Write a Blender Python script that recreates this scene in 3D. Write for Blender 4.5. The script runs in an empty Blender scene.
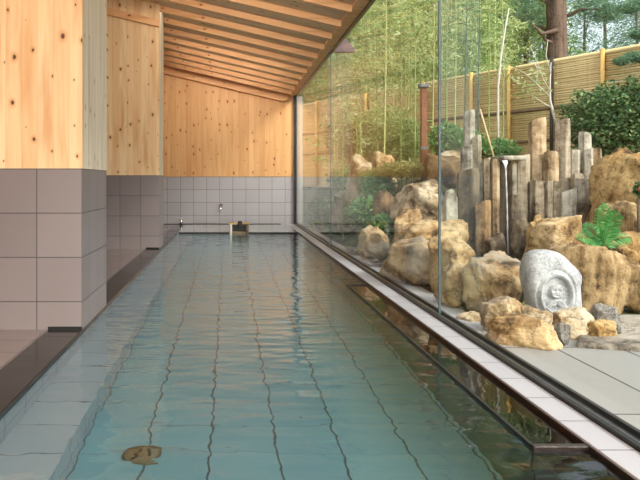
import bpy, math, random
import numpy as np
from mathutils import Vector, Matrix, noise, Euler

sc = bpy.context.scene
COL = sc.collection
F = 680.0; VX, VY, EYE = 228.0, 181.0, 0.985
def P(px, py, d):
    return Vector(((px - VX) / F * d, d, EYE + (VY - py) / F * d))
def lerp(a, b, t): return a + (b - a) * t
def sstep(a, b, x):
    t = max(0.0, min(1.0, (x - a) / (b - a))); return t * t * (3 - 2 * t)

# ------------------------------------------------------------------ node materials
def new_mat(name):
    m = bpy.data.materials.new(name); m.use_nodes = True
    m.node_tree.nodes.clear()
    return m, m.node_tree
class NT:
    def __init__(s, name):
        s.m, s.t = new_mat(name); s.out = s.n('ShaderNodeOutputMaterial')
    def n(s, typ, **kw):
        nd = s.t.nodes.new(typ)
        for k, v in kw.items(): setattr(nd, k, v)
        return nd
    def l(s, a, b): s.t.links.new(a, b)
    def set(s, sock, v):
        if hasattr(v, 'is_output'): s.l(v, sock)
        else: sock.default_value = v
    def math(s, op, a, b=None, c=None, clamp=False):
        nd = s.n('ShaderNodeMath', operation=op, use_clamp=clamp)
        s.set(nd.inputs[0], a)
        if b is not None: s.set(nd.inputs[1], b)
        if c is not None: s.set(nd.inputs[2], c)
        return nd.outputs[0]
    def vmath(s, op, a, b=None):
        nd = s.n('ShaderNodeVectorMath', operation=op)
        s.set(nd.inputs[0], a)
        if b is not None: s.set(nd.inputs[1], b)
        return nd.outputs['Value'] if op in ('DOT_PRODUCT', 'LENGTH') else nd.outputs['Vector']
    def mixc(s, f, a, b, blend='MIX'):
        nd = s.n('ShaderNodeMix', data_type='RGBA', blend_type=blend)
        s.set(nd.inputs['Factor'], f)
        for sk, v in ((nd.inputs[6], a), (nd.inputs[7], b)):
            if isinstance(v, tuple) and len(v) == 3: v = v + (1,)
            s.set(sk, v)
        return nd.outputs[2]
    def noise(s, vec, scale, detail=4, rough=.55, w=None):
        nd = s.n('ShaderNodeTexNoise')
        if vec is not None: s.l(vec, nd.inputs['Vector'])
        nd.inputs['Scale'].default_value = scale; nd.inputs['Detail'].default_value = detail
        nd.inputs['Roughness'].default_value = rough
        return nd.outputs['Fac']
    def ramp(s, fac, stops):
        nd = s.n('ShaderNodeValToRGB'); s.l(fac, nd.inputs[0])
        el = nd.color_ramp.elements
        while len(el) < len(stops): el.new(.5)
        for e, (p, c) in zip(el, stops):
            e.position = p; e.color = c if len(c) == 4 else c + (1,)
        return nd.outputs['Color']
    def mapr(s, v, a, b, c, d):
        nd = s.n('ShaderNodeMapRange'); s.set(nd.inputs[0], v)
        for i, x in enumerate((a, b, c, d)): nd.inputs[i + 1].default_value = x
        return nd.outputs[0]
    def bump(s, h, strength=.3, dist=.01):
        nd = s.n('ShaderNodeBump'); s.l(h, nd.inputs['Height'])
        nd.inputs['Strength'].default_value = strength; nd.inputs['Distance'].default_value = dist
        return nd.outputs['Normal']
    def princ(s, color, rough=.5, metal=0, normal=None, spec=.5, **kw):
        p = s.n('ShaderNodeBsdfPrincipled')
        if isinstance(color, tuple) and len(color) == 3: color = color + (1,)
        s.set(p.inputs['Base Color'], color); s.set(p.inputs['Roughness'], rough)
        p.inputs['Metallic'].default_value = metal; p.inputs['Specular IOR Level'].default_value = spec
        if normal is not None: s.l(normal, p.inputs['Normal'])
        for k, v in kw.items(): p.inputs[k].default_value = v
        s.l(p.outputs[0], s.out.inputs[0]); return p
    def uv(s): return s.n('ShaderNodeTexCoord').outputs['UV']
    def obj(s): return s.n('ShaderNodeTexCoord').outputs['Object']

def m_plain(name, c, rough=.5, metal=0, nscale=None, namp=.25, spec=.5):
    N = NT(name)
    col = c
    if nscale:
        f = N.noise(N.obj(), nscale, 5)
        col = N.mixc(f, tuple(x * (1 - namp) for x in c), tuple(min(1, x * (1 + namp)) for x in c))
        N.princ(col, rough, metal, N.bump(f, .25, .01), spec)
    else: N.princ(col, rough, metal, None, spec)
    return N.m

def m_tile(name, c1, c2, pu=.3, pv=.3, ou=0., ov=0., grout=(.06,.06,.065), gw=.006, rough=.35, spec=.5, var=.5, gloss_noise=0., gv=1.):
    N = NT(name); uv = N.uv()
    sep = N.n('ShaderNodeSeparateXYZ'); N.l(uv, sep.inputs[0])
    def axis(o, p, off):
        v = N.math('DIVIDE', N.math('SUBTRACT', o, off), p)
        fl = N.math('FLOOR', v); fr = N.math('SUBTRACT', v, fl)
        d = N.math('SUBTRACT', .5, N.math('ABSOLUTE', N.math('SUBTRACT', fr, .5)))
        return fl, N.math('MULTIPLY', d, p)
    iu, du = axis(sep.outputs[0], pu, ou); iv, dv = axis(sep.outputs[1], pv, ov)
    g = N.math('MAXIMUM', N.mapr(du, gw * .35, gw * .75, 1, 0), N.mapr(dv, gw * .35, gw * .75, gv, 0))
    cb = N.n('ShaderNodeCombineXYZ'); N.l(iu, cb.inputs[0]); N.l(iv, cb.inputs[1])
    wn = N.n('ShaderNodeTexWhiteNoise', noise_dimensions='2D'); N.l(cb.outputs[0], wn.inputs['Vector'])
    fine = N.noise(uv, 130, 3, .7); big = N.noise(uv, 2.5, 3)
    f = N.math('ADD', N.math('MULTIPLY', wn.outputs['Value'], var), N.math('MULTIPLY', fine, 1 - var))
    f = N.math('ADD', N.math('MULTIPLY', f, .7), N.math('MULTIPLY', big, .3))
    col = N.mixc(g, N.mixc(f, c1, c2), grout)
    h = N.math('SUBTRACT', N.math('MULTIPLY', fine, .12), g)
    r = rough
    if gloss_noise: r = N.mapr(N.noise(uv, 3.2, 3), .35, .65, max(.03, rough - gloss_noise), rough + gloss_noise)
    N.princ(col, r, 0, N.bump(h, .35, .003), spec)
    return N.m

def m_wood(name, light, dark, pw=.105, knots=1.0, rough=.5, along='v', amber=(.62,.27,.09)):
    N = NT(name); uv = N.uv()
    sep = N.n('ShaderNodeSeparateXYZ'); N.l(uv, sep.inputs[0])
    u, v = (sep.outputs[0], sep.outputs[1]) if along == 'v' else (sep.outputs[1], sep.outputs[0])
    pi = N.math('FLOOR', N.math('DIVIDE', u, pw))
    fr = N.math('FRACT', N.math('DIVIDE', u, pw))
    wn = N.n('ShaderNodeTexWhiteNoise', noise_dimensions='1D'); N.l(pi, wn.inputs['W'])
    rnd = wn.outputs['Value']
    cb = N.n('ShaderNodeCombineXYZ')
    N.l(N.math('MULTIPLY', u, 38.), cb.inputs[0]); N.l(N.math('ADD', N.math('MULTIPLY', v, 1.3), N.math('MULTIPLY', rnd, 40.)), cb.inputs[1])
    grain = N.noise(cb.outputs[0], 1.0, 5, .6)
    cb2 = N.n('ShaderNodeCombineXYZ')
    N.l(N.math('MULTIPLY', u, 9.), cb2.inputs[0]); N.l(N.math('ADD', N.math('MULTIPLY', v, .8), N.math('MULTIPLY', rnd, 17.)), cb2.inputs[1])
    blot = N.noise(cb2.outputs[0], 1.0, 3)
    f = N.math('ADD', N.math('MULTIPLY', grain, .62), N.math('MULTIPLY', rnd, .38))
    col = N.mixc(N.mapr(f, .25, .8, 0, 1), light, dark)
    col = N.mixc(N.mapr(blot, .48, .75, 0, .75), col, amber)
    # knots
    cbk = N.n('ShaderNodeCombineXYZ')
    wob = N.noise(uv, 14, 2)
    N.l(N.math('ADD', N.math('MULTIPLY', u, 6.5), N.math('MULTIPLY', wob, .12)), cbk.inputs[0]); N.l(N.math('MULTIPLY', v, 3.6), cbk.inputs[1])
    vo = N.n('ShaderNodeTexVoronoi', feature='F1', voronoi_dimensions='2D'); vo.inputs['Scale'].default_value = 1.0
    vo.inputs['Randomness'].default_value = 1.0; N.l(cbk.outputs[0], vo.inputs['Vector'])
    sepk = N.n('ShaderNodeSeparateColor'); N.l(vo.outputs['Color'], sepk.inputs[0])
    thr = N.math('MULTIPLY', N.math('POWER', N.mapr(sepk.outputs[0], .3, 1, 0, 1), .8), .10 * knots)
    k = N.math('DIVIDE', vo.outputs['Distance'], N.math('ADD', thr, .001))
    halo = N.mapr(k, .8, 2.6, .65, 0); core = N.mapr(k, .55, 1.05, 1, 0)
    col = N.mixc(halo, col, amber)
    col = N.mixc(core, col, (.085, .03, .015))
    seam = N.mapr(N.math('SUBTRACT', .5, N.math('ABSOLUTE', N.math('SUBTRACT', fr, .5))), .006, .025, .3, 0)
    col = N.mixc(seam, col, tuple(x * .45 for x in dark))
    h = N.math('SUBTRACT', N.math('MULTIPLY', grain, .3), seam)
    N.princ(col, rough, 0, N.bump(h, .25, .002), .35)
    return N.m

def m_rock(name, pale, mid, dark, scale=3.5, strata=0., grey=None):
    pale, mid, dark = (tuple(c * k for c in q) for q, k in ((pale, .80), (mid, .72), (dark, .42)))
    N = NT(name); o = N.obj()
    oi = N.n('ShaderNodeObjectInfo')
    off = N.vmath('SCALE', o); 
    sh = N.n('ShaderNodeVectorMath', operation='MULTIPLY_ADD')
    cbr = N.n('ShaderNodeCombineXYZ')
    for i in range(3): N.l(oi.outputs['Random'], cbr.inputs[i])
    N.l(cbr.outputs[0], sh.inputs[0]); sh.inputs[1].default_value = (37, 91, 53); N.l(o, sh.inputs[2])
    vec = sh.outputs[0]
    a = N.noise(vec, scale, 7, .62); b = N.noise(vec, scale * 5, 6, .68); c = N.noise(vec, scale * 26, 3, .7)
    if strata:
        mp = N.n('ShaderNodeMapping'); N.l(vec, mp.inputs[0]); mp.inputs['Scale'].default_value = (7, 7, .7)
        st = N.noise(mp.outputs[0], 1.6, 5, .6)
        a = N.math('ADD', N.math('MULTIPLY', a, 1 - strata), N.math('MULTIPLY', st, strata))
    f = N.math('ADD', N.math('MULTIPLY', a, .66), N.math('ADD', N.math('MULTIPLY', b, .22), N.math('MULTIPLY', c, .12)))
    col = N.ramp(f, [(.40, dark), (.475, mid), (.545, pale), (.64, tuple(min(1, x * 1.25) for x in pale))])
    rd = N.math('ABSOLUTE', N.math('SUBTRACT', N.noise(vec, scale * 1.3, 5, .6), .5))
    crack = N.mapr(rd, .002, .012, .5 if not strata else .15, 0)
    col = N.mixc(crack, col, tuple(x * .6 for x in dark))
    if grey:
        g = N.noise(vec, scale * .8, 4)
        col = N.mixc(N.mapr(g, .48, .62, 0, .8), col, grey)
    h = N.math('ADD', N.math('MULTIPLY', a, .5), N.math('ADD', N.math('MULTIPLY', b, .35), N.math('MULTIPLY', c, .15)))
    h = N.math('SUBTRACT', h, N.math('MULTIPLY', crack, .2))
    N.princ(col, .8, 0, N.bump(h, .9, .05), .25)
    return N.m

def m_leaf(name, c1, c2, c3=None, trans=.35):
    N = NT(name); g = N.n('ShaderNodeNewGeometry')
    r = g.outputs['Random Per Island']
    stops = [(0, c1), (1, c2)] if c3 is None else [(0, c1), (.6, c2), (1, c3)]
    col = N.ramp(r, stops)
    p = N.n('ShaderNodeBsdfPrincipled'); N.l(col, p.inputs['Base Color'])
    p.inputs['Roughness'].default_value = .55; p.inputs['Specular IOR Level'].default_value = .3
    t = N.n('ShaderNodeBsdfTranslucent'); N.l(col, t.inputs[0])
    mx = N.n('ShaderNodeMixShader'); mx.inputs[0].default_value = trans
    N.l(p.outputs[0], mx.inputs[1]); N.l(t.outputs[0], mx.inputs[2]); N.l(mx.outputs[0], N.out.inputs[0])
    return N.m

def m_glass(name, tint, r0=.022, r1=.62, ex=5.):
    N = NT(name); g = N.n('ShaderNodeNewGeometry')
    c = N.math('ABSOLUTE', N.vmath('DOT_PRODUCT', g.outputs['Normal'], g.outputs['Incoming']))
    R = N.math('ADD', N.math('MULTIPLY', N.math('POWER', N.math('SUBTRACT', 1, c, clamp=True), ex), r1), r0)
    tr = N.n('ShaderNodeBsdfTransparent'); tr.inputs[0].default_value = tint + (1,)
    gl = N.n('ShaderNodeBsdfGlossy'); gl.inputs['Roughness'].default_value = 0.0; gl.inputs[0].default_value = (1, 1, 1, 1)
    mx = N.n('ShaderNodeMixShader'); N.l(R, mx.inputs[0]); N.l(tr.outputs[0], mx.inputs[1]); N.l(gl.outputs[0], mx.inputs[2])
    N.l(mx.outputs[0], N.out.inputs[0])
    return N.m

def m_water(name, tint, amp=1.0):
    N = NT(name); o = N.obj()
    mp = N.n('ShaderNodeMapping'); N.l(o, mp.inputs[0]); mp.inputs['Scale'].default_value = (.75, 1.5, 1.)
    a = N.noise(mp.outputs[0], 5.0, 1, .4); b = N.noise(mp.outputs[0], 13, 1, .4)
    h = N.math('ADD', a, N.math('MULTIPLY', b, .16))
    bp = N.bump(h, 1.0, .011 * amp)
    p = N.princ(tint, 0.0, 0, bp, .5)
    p.inputs['Transmission Weight'].default_value = 1.0; p.inputs['IOR'].default_value = 1.33
    return N.m

M = {}
M['tile'] = m_tile('stone_tile', (.17,.14,.142), (.25,.212,.215), ou=-.966, ov=1.065 - .293 * 4, pv=.293, rough=.45)
M['tile_far'] = m_tile('grey_wall_tile', (.33,.32,.36), (.43,.42,.46), ou=-1.39, ov=1.085 - .296 * 4, pv=.296, rough=.4)
M['floor_tile'] = m_tile('wet_floor_tile', (.17,.135,.135), (.24,.20,.195), ou=-1.2, rough=.12, gloss_noise=.08)
M['pool_tile'] = m_tile('pool_tile', (.135,.265,.305), (.215,.36,.395), ou=-.078 - .6, ov=.1, rough=.4, grout=(.05,.065,.07), gw=.009, var=.35, gv=.45)
M['bench_tile'] = m_tile('bench_tile', (.27,.30,.33), (.38,.41,.44), ou=-.966, ov=.1, rough=.4, grout=(.06,.07,.075), gw=.007, var=.35)
M['ledge'] = m_tile('dark_ledge_stone', (.016,.015,.015), (.024,.021,.02), pu=3, pv=.6, ou=-2, ov=.1, rough=.14, grout=(.004,.004,.004), gw=.008, spec=.35, gloss_noise=.06)
M['deck_tile'] = m_tile('wet_deck_tile', (.36,.40,.43), (.44,.48,.51), ou=-1.39, rough=.07, gloss_noise=.04)
M['granite'] = m_plain('dark_wet_granite', (.018,.017,.017), .3, 0, 60, .5, .25)
M['coping'] = m_tile('pale_granite', (.38,.39,.44), (.47,.48,.53), pu=5, pv=.30, ov=.08, ou=-1, rough=.45, gw=.006, var=.2, )
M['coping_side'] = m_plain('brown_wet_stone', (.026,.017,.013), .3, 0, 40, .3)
M['wood'] = m_wood('pine_boards', (.92,.68,.41), (.82,.50,.25))
M['wood_side'] = m_wood('pine_boards_cool_lit', (.80,.70,.56), (.68,.58,.44), pw=.09, knots=.55, amber=(.42,.27,.15))  # greyer copy of the pine: dim cool daylight on this side put into the colour
M['wood_far'] = m_wood('pine_wall_boards', (.78,.47,.22), (.62,.32,.13), pw=.12, knots=1.15)
M['ceil'] = m_wood('ceiling_boards', (.74,.56,.36), (.60,.43,.26), pw=.14, knots=.9, along='u', amber=(.4,.22,.1))
M['rafter'] = m_wood('rafter_timber', (.86,.50,.26), (.78,.40,.18), pw=.6, knots=.8, along='u')
M['black'] = m_plain('black_metal', (.012,.012,.013), .35, .3)
M['steel'] = m_plain('brushed_steel', (.55,.57,.6), .3, .9)
M['pale_metal'] = m_plain('pale_grey_metal', (.6,.61,.62), .4, .3)
M['bracket'] = m_plain('brown_bracket', (.16,.11,.12), .5, .2)
M['glass'] = m_glass('clear_glass', (.965,.985,.972), .022, 1.0, 9.)
M['fin'] = m_glass('green_glass_fin', (.94,.965,.955), .02, .3)
M['glass_edge'] = m_plain('glass_joint', (.06,.10,.11), .3)
M['water'] = m_water('bath_water', (.72,.91,.97), 1.05)
M['calm'] = m_water('still_water', (.7,.8,.8), .12)
M['bronze'] = m_plain('bronze', (.17,.14,.08), .5, .3, 50, .4)
M['chrome'] = m_plain('chrome', (.8,.8,.82), .12, 1)
M['spout_stone'] = m_plain('pale_spout_stone', (.5,.47,.43), .5, 0, 25, .3)
N = NT('falling_water'); N.princ((.85,.9,.95), .15, 0, None, .6, **{'Transmission Weight': .55}); M['fall'] = N.m
M['pond'] = m_water('pond_water', (.75,.8,.75), .8)
M['rock_tan'] = m_rock('tan_rock', (.68,.49,.27), (.50,.30,.125), (.15,.085,.04))
M['rock_pale'] = m_rock('pale_rock', (.70,.58,.41), (.52,.37,.21), (.17,.12,.075))
M['rock_ochre'] = m_rock('ochre_rock', (.62,.42,.19), (.44,.25,.09), (.12,.07,.035))
M['rock_brown'] = m_rock('brown_rock', (.30,.19,.09), (.19,.11,.05), (.06,.04,.025))
M['rock_strata'] = m_rock('striated_rock', (.56,.40,.21), (.35,.22,.10), (.06,.04,.025), strata=.75)
M['rock_grey'] = m_rock('grey_rock', (.42,.39,.35), (.25,.23,.21), (.08,.075,.07))
M['rock_mix'] = m_rock('mottled_rock', (.64,.47,.27), (.45,.285,.13), (.13,.085,.045), grey=(.36,.31,.25))
M['basalt'] = m_rock('basalt_column', (.58,.49,.37), (.36,.28,.19), (.12,.09,.06), strata=.5)
M['basalt_tan'] = m_rock('tan_basalt', (.72,.54,.35), (.50,.34,.19), (.2,.13,.08), strata=.5)
M['basalt_pale'] = m_rock('pale_basalt', (.76,.70,.59), (.54,.48,.38), (.16,.14,.12), strata=.4)
M['basalt_dark'] = m_rock('dark_wet_basalt', (.27,.21,.14), (.15,.115,.08), (.05,.04,.03), strata=.5)
M['basalt_rust'] = m_rock('rusty_basalt', (.44,.29,.15), (.25,.155,.085), (.07,.05,.035), strata=.5)
N = NT('carved_granite'); o_ = N.obj()
f_ = N.math('ADD', N.math('MULTIPLY', N.noise(o_, 75, 3, .8), .55), N.math('MULTIPLY', N.noise(o_, 9, 4), .45))
N.princ(N.ramp(f_, [(.38, (.22,.225,.235)), (.5, (.38,.39,.405)), (.62, (.52,.53,.55))]), .75, 0, N.bump(f_, .4, .008), .3); M['granite_pale'] = N.m
M['paving'] = m_tile('paving_stone', (.235,.23,.22), (.325,.32,.305), pu=.38, pv=1.15, ou=1.54, ov=2.86 - 1.15, grout=(.06,.055,.05), gw=.012, rough=.6, var=.3)
M['slab'] = m_rock('flagstone', (.50,.45,.38), (.40,.35,.29), (.2,.16,.12), scale=2)
M['soil'] = m_rock('mossy_soil', (.15,.17,.06), (.10,.10,.04), (.05,.04,.025), scale=2)
M['gravel'] = m_plain('grey_gravel', (.33,.33,.34), .8, 0, 45, .5)
M['fence'] = m_wood('bamboo_cane', (.88,.69,.38), (.70,.50,.23), pw=.035, knots=.35, along='u', amber=(.42,.26,.10))
M['fence_rail'] = m_plain('dark_bamboo_rail', (.15,.095,.05), .6, 0, 8, .4)
M['fence_post'] = m_plain('yellow_bamboo_post', (.74,.46,.13), .4, 0, 12, .25)
M['dark_post'] = m_plain('black_post', (.02,.02,.022), .5)
M['red_wood'] = m_plain('red_brown_wood', (.26,.10,.055), .7, 0, 9, .4)
M['zinc'] = m_plain('grey_cap', (.22,.24,.26), .5, .4)
M['culm'] = m_plain('green_culm', (.27,.34,.10), .4, 0, 3, .35)
M['culm_y'] = m_plain('yellow_green_culm', (.44,.47,.17), .4, 0, 3, .3)
M['culm_d'] = m_plain('dark_culm', (.07,.10,.06), .4, 0, 3, .35)
M['bark_pale'] = m_plain('pale_bark', (.58,.54,.45), .7, 0, 14, .3)
M['bark_pine'] = m_rock('pine_bark', (.24,.16,.12), (.16,.105,.08), (.06,.04,.03), scale=5, strata=.6)
M['bark'] = m_plain('bark', (.13,.09,.06), .8, 0, 14, .4)
M['stake'] = m_plain('dry_bamboo_stake', (.60,.45,.25), .6, 0, 9, .3)
M['lf_bamboo'] = m_leaf('bamboo_leaves', (.20,.28,.08), (.54,.66,.26), (.86,.90,.56), .45)
M['lf_bamboo_d'] = m_leaf('green_bamboo_leaves', (.12,.24,.08), (.34,.50,.18), (.62,.70,.34), .45)
M['lf_pine'] = m_leaf('pine_needles', (.06,.16,.10), (.17,.32,.19), (.36,.50,.30), .35)
M['lf_shrub'] = m_leaf('shrub_leaves', (.02,.07,.022), (.07,.17,.06), (.34,.46,.20), .3)
M['lf_cover'] = m_leaf('ground_cover_leaves', (.06,.20,.06), (.16,.36,.12), (.40,.54,.22), .35)
M['lf_moss'] = m_leaf('dry_grass', (.20,.23,.06), (.34,.32,.11), (.48,.42,.19), .3)
M['lf_fern'] = m_leaf('fern_leaf', (.04,.20,.045), (.085,.32,.08), (.20,.46,.15), .35)
M['lf_reed'] = m_leaf('reed_leaves', (.16,.19,.05), (.30,.29,.11), (.42,.35,.17), .35)
M['flower'] = m_leaf('red_flower', (.5,.04,.03), (.7,.12,.09), None, .2)

# ------------------------------------------------------------------ mesh helpers
class MB:
    def __init__(s): s.v = []; s.f = []
    def add(s, vs, fs):
        b = len(s.v); s.v += [tuple(v) for v in vs]; s.f += [tuple(i + b for i in f) for f in fs]; return s
    def box(s, a, b):
        x0, y0, z0 = a; x1, y1, z1 = b
        vs = [(x0,y0,z0),(x1,y0,z0),(x1,y1,z0),(x0,y1,z0),(x0,y0,z1),(x1,y0,z1),(x1,y1,z1),(x0,y1,z1)]
        return s.add(vs, [(0,3,2,1),(4,5,6,7),(0,1,5,4),(1,2,6,5),(2,3,7,6),(3,0,4,7)])
    def prism(s, poly, y0, y1):      # polygon in x,z extruded along y
        n = len(poly)
        vs = [(x, y0, z) for x, z in poly] + [(x, y1, z) for x, z in poly]
        fs = [tuple(range(n)), tuple(range(2 * n - 1, n - 1, -1))] + [(i, i + n, (i + 1) % n + n, (i + 1) % n) for i in range(n)]
        return s.add(vs, fs)
    def tube(s, pts, rad, sides=8, cap=True):
        pts = [Vector(p) for p in pts]; n = len(pts); vs = []; fs = []
        if not hasattr(rad, '__len__'): rad = [rad] * n
        for i, p in enumerate(pts):
            t = (pts[min(i + 1, n - 1)] - pts[max(i - 1, 0)]).normalized()
            a = t.cross(Vector((0, 1, 0)) if abs(t.y) < .9 else Vector((1, 0, 0))).normalized(); b = t.cross(a)
            for k in range(sides):
                an = 2 * math.pi * k / sides
                vs.append(p + (a * math.cos(an) + b * math.sin(an)) * rad[i])
        for i in range(n - 1):
            for k in range(sides):
                k2 = (k + 1) % sides
                fs.append((i * sides + k, i * sides + k2, (i + 1) * sides + k2, (i + 1) * sides + k))
        if cap: fs += [tuple(range(sides - 1, -1, -1)), tuple(range((n - 1) * sides, n * sides))]
        return s.add(vs, fs)
    def build(s, name, mat, parent=None, smooth=False, bevel=0, uv=True):
        me = bpy.data.meshes.new(name); me.from_pydata(s.v, [], s.f); me.update()
        if smooth: me.shade_smooth()
        if uv: box_uv(me)
        o = bpy.data.objects.new(name, me); COL.objects.link(o)
        me.materials.append(mat)
        if parent is not None:
            o.parent = parent
            if parent.get('world_built'): o.matrix_parent_inverse = Matrix.Translation(-Vector(parent.location))
        if bevel:
            md = o.modifiers.new('bevel', 'BEVEL'); md.width = bevel; md.segments = 2; md.limit_method = 'ANGLE'
        return o
def box_uv(me):
    u = me.uv_layers.new(name='UVMap')
    n = len(me.loops)
    co = np.empty(len(me.vertices) * 3, np.float32); me.vertices.foreach_get('co', co); co = co.reshape(-1, 3)
    out = np.zeros((n, 2), np.float32)
    for p in me.polygons:
        nx, ny, nz = abs(p.normal.x), abs(p.normal.y), abs(p.normal.z)
        for li in p.loop_indices:
            x, y, z = co[me.loops[li].vertex_index]
            out[li] = (y, z) if nx > ny and nx > nz else ((x, z) if ny > nz else (x, y))
    u.data.foreach_set('uv', out.ravel())

def tag(o, label=None, cat=None, group=None, kind=None):
    if label: o['label'] = label
    if cat: o['category'] = cat
    if group: o['group'] = group
    if kind: o['kind'] = kind
    return o
def thing(name, loc, label=None, cat=None, group=None, kind=None, world=True):
    o = bpy.data.objects.new(name, None); COL.objects.link(o); o.location = loc
    o.empty_display_size = .1
    tag(o, label, cat, group, kind)
    if world: o['world_built'] = 1
    return o
def kids(o): return [c for c in bpy.data.objects if c.parent == o]
def copy_tree(o, ch=None):
    r = o.copy(); COL.objects.link(r)
    for c in (kids(o) if ch is None else ch):
        d = c.copy(); COL.objects.link(d); d.parent = r
    return r
def struct(o, label, cat): return tag(o, label, cat, None, 'structure')

# ------------------------------------------------------------------ the bath hall
XE, XG, YF = -.966, 1.54, 15.6          # pool edge left, glass plane, far wall
TT = 1.068                              # top of the tiled dado
SL = .235
def ceil_z(x): return EYE + 1.965 + SL * (XG - x)
YB = -2.5

fl = MB().box((-3.4, YB, -.9), (-1.19, YF, 0)).build('floor', M['floor_tile'])
struct(fl, 'wet pinkish stone tile floor left of the pool', 'floor')
led = MB().box((-1.19, YB, -.9), (XE, YF, .002)).build('trim_1', M['ledge'], bevel=.004)
struct(led, 'dark polished granite ledge along the left side of the pool', 'ledge')
deck = MB().box((XE, 13.05, -.9), (XG - .19, YF, .0)).build('floor_end', M['deck_tile'])
struct(deck, 'wet blue grey tiled deck at the far end of the pool', 'floor')
kb = MB().box((XE + .02, 13.02, -.6), (XG - .2, 13.05, .004)).build('trim_2', M['granite'])
struct(kb, 'thin dark kerb at the far edge of the pool', 'kerb')
gut = MB().box((-1.45, 15.46, 0.001), (1.2, 15.58, .012)).build('trim_3', M['granite'])
struct(gut, 'dark drainage strip at the foot of the far wall', 'drain strip')
for k, y in enumerate((0,)):
    pass

# the basin
pb = MB().box((XE - .02, YB, -.95), (1.15, 13.03, -.62)).build('pool_basin', M['pool_tile'])
struct(pb, 'teal grey tiled floor of the pool under water', 'pool floor')
sidef = MB().box((XE - .01, YB, -.62), (XE + .003, 13.02, -.04)).build('pool_side', M['bench_tile'], pb)
bench = MB().box((XE, YB, -.62), (-.678, 13.02, -.32)).build('bench_step', M['bench_tile'], pb)
frt = MB().box((XE, 13.0, -.62), (1.15, 13.019, -.04)).build('end_side', M['pool_tile'], pb)

# right overflow gutter
gt = thing('overflow_gutter', (1.25, 6, 0), kind='structure'); struct(gt, 'narrow dark overflow gutter between the pool and the pale coping', 'gutter')
MB().box((1.143, 2.56, -.62), (1.157, 6.6, -.010)).build('weir_wall', M['black'], gt)
MB().box((1.163, YB, -.62), (1.352, 12.98, -.20)).build('channel_floor', M['granite'], gt)
MB().box((1.143, 2.54, -.06), (1.352, 2.57, -.006)).build('cross_bar', M['coping_side'], gt, bevel=.004)
MB().box((1.157, 6.58, -.06), (1.352, 6.6, -.012)).build('cross_bar', M['coping_side'], gt)
MB().box((1.143, YB, -.62), (1.157, 2.54, -.06)).build('sunken_wall', M['granite'], gt)
MB().box((1.143, 6.6, -.62), (1.157, 12.98, -.06)).build('sunken_wall', M['granite'], gt)

cop = MB().box((1.352, YB, -.008), (1.49, YF - .02, .004)).build('trim_4', M['coping'], bevel=.003)
struct(cop, 'pale grey granite coping strip along the foot of the glass', 'coping')
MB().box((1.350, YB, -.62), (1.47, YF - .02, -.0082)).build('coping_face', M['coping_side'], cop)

# water
w = MB(); zw = -.022
wx = [XE + .002, 1.150, 1.351]; wy = [YB, 2.555, 6.59, 13.02]
w.add([(x, y_, zw) for y_ in wy for x in wx], [(0,1,4,3), (1,2,5,4), (3,4,7,6), (6,7,10,9), (7,8,11,10)])
wo = w.build('bath_water', M['water']); gwat = MB().add([(1.157, 2.57, -.024), (1.352, 2.57, -.024), (1.352, 6.58, -.024), (1.157, 6.58, -.024)], [(0, 1, 2, 3)]).build('gutter_water', M['calm'])
tag(gwat, 'still dark mirror like water in the overflow gutter beside the coping', 'water', None, 'stuff')
tag(wo, 'clear teal bath water filling the long pool with small ripples', 'water', None, 'stuff')

# partitions on the left (tile below, pine above)
def partition(name, y0, y1, label, XE=XE, rail=(.24, .01)):
    t = MB().box((-3.4, y0, .0), (XE, y1, TT)).build(name, M['tile'])
    struct(t, label, 'partition wall')
    a = MB().box((-3.4, y0 - .004, TT), (XE + .003, y0 + .03, ceil_z(-3.4))).build('front_boarding', M['wood'], t)
    b = MB().prism([(-3.4, TT), (XE + .003, TT), (XE + .003, ceil_z(XE) - .002), (-3.4, ceil_z(-3.4) - .002)], y0 + .03, y1).build('side_boarding', M['wood_side'], t)
    a.data.vertices  # boards cut to the roof slope
    for v in a.data.vertices:
        if v.co.z > TT + .1: v.co.z = ceil_z(v.co.x) - .003
    MB().box((-1.19, y0 - .006, .0), (XE + .003, y0 + .0, .022)).build('base_strip', M['black'], t)  # thin black strip along the foot of the front face
    MB().prism([(-3.4, ceil_z(-3.4) - rail[0]), (XE + .0, ceil_z(XE) - rail[0]), (XE + .0, ceil_z(XE) - rail[1]), (-3.4, ceil_z(-3.4) - rail[1])], y0 - .06, y0 - .006).build('top_rail', M['rafter'], t)
    return t
partition('wall_partition', 4.5, 5.4, 'nearest partition wall on the left, pine boards over stone tiles')
partition('wall_partition', 9.86, 10.5, 'second partition wall further back on the left, pine over stone tiles', -1.0, (.335, .235))

wl = MB().box((-3.6, YB, -.1), (-3.4, YF + .2, TT)).build('wall_left', M['tile']); struct(wl, 'side wall of the washing bays, pine over tile', 'wall')
MB().box((-3.6, YB, TT), (-3.395, YF + .2, ceil_z(-3.5))).build('boarding', M['wood_far'], wl)
wf = MB().box((-3.4, YF, -.1), (XG - .01, YF + .2, 1.085)).build('wall_far', M['tile_far']); struct(wf, 'end wall of the hall with grey tiles below knotty pine boards', 'wall')
MB().prism([(-3.4, 1.085), (XG - .01, 1.085), (XG - .01, ceil_z(XG)), (-3.4, ceil_z(-3.4))], YF - .012, YF + .2).build('boarding', M['wood_far'], wf)

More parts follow.
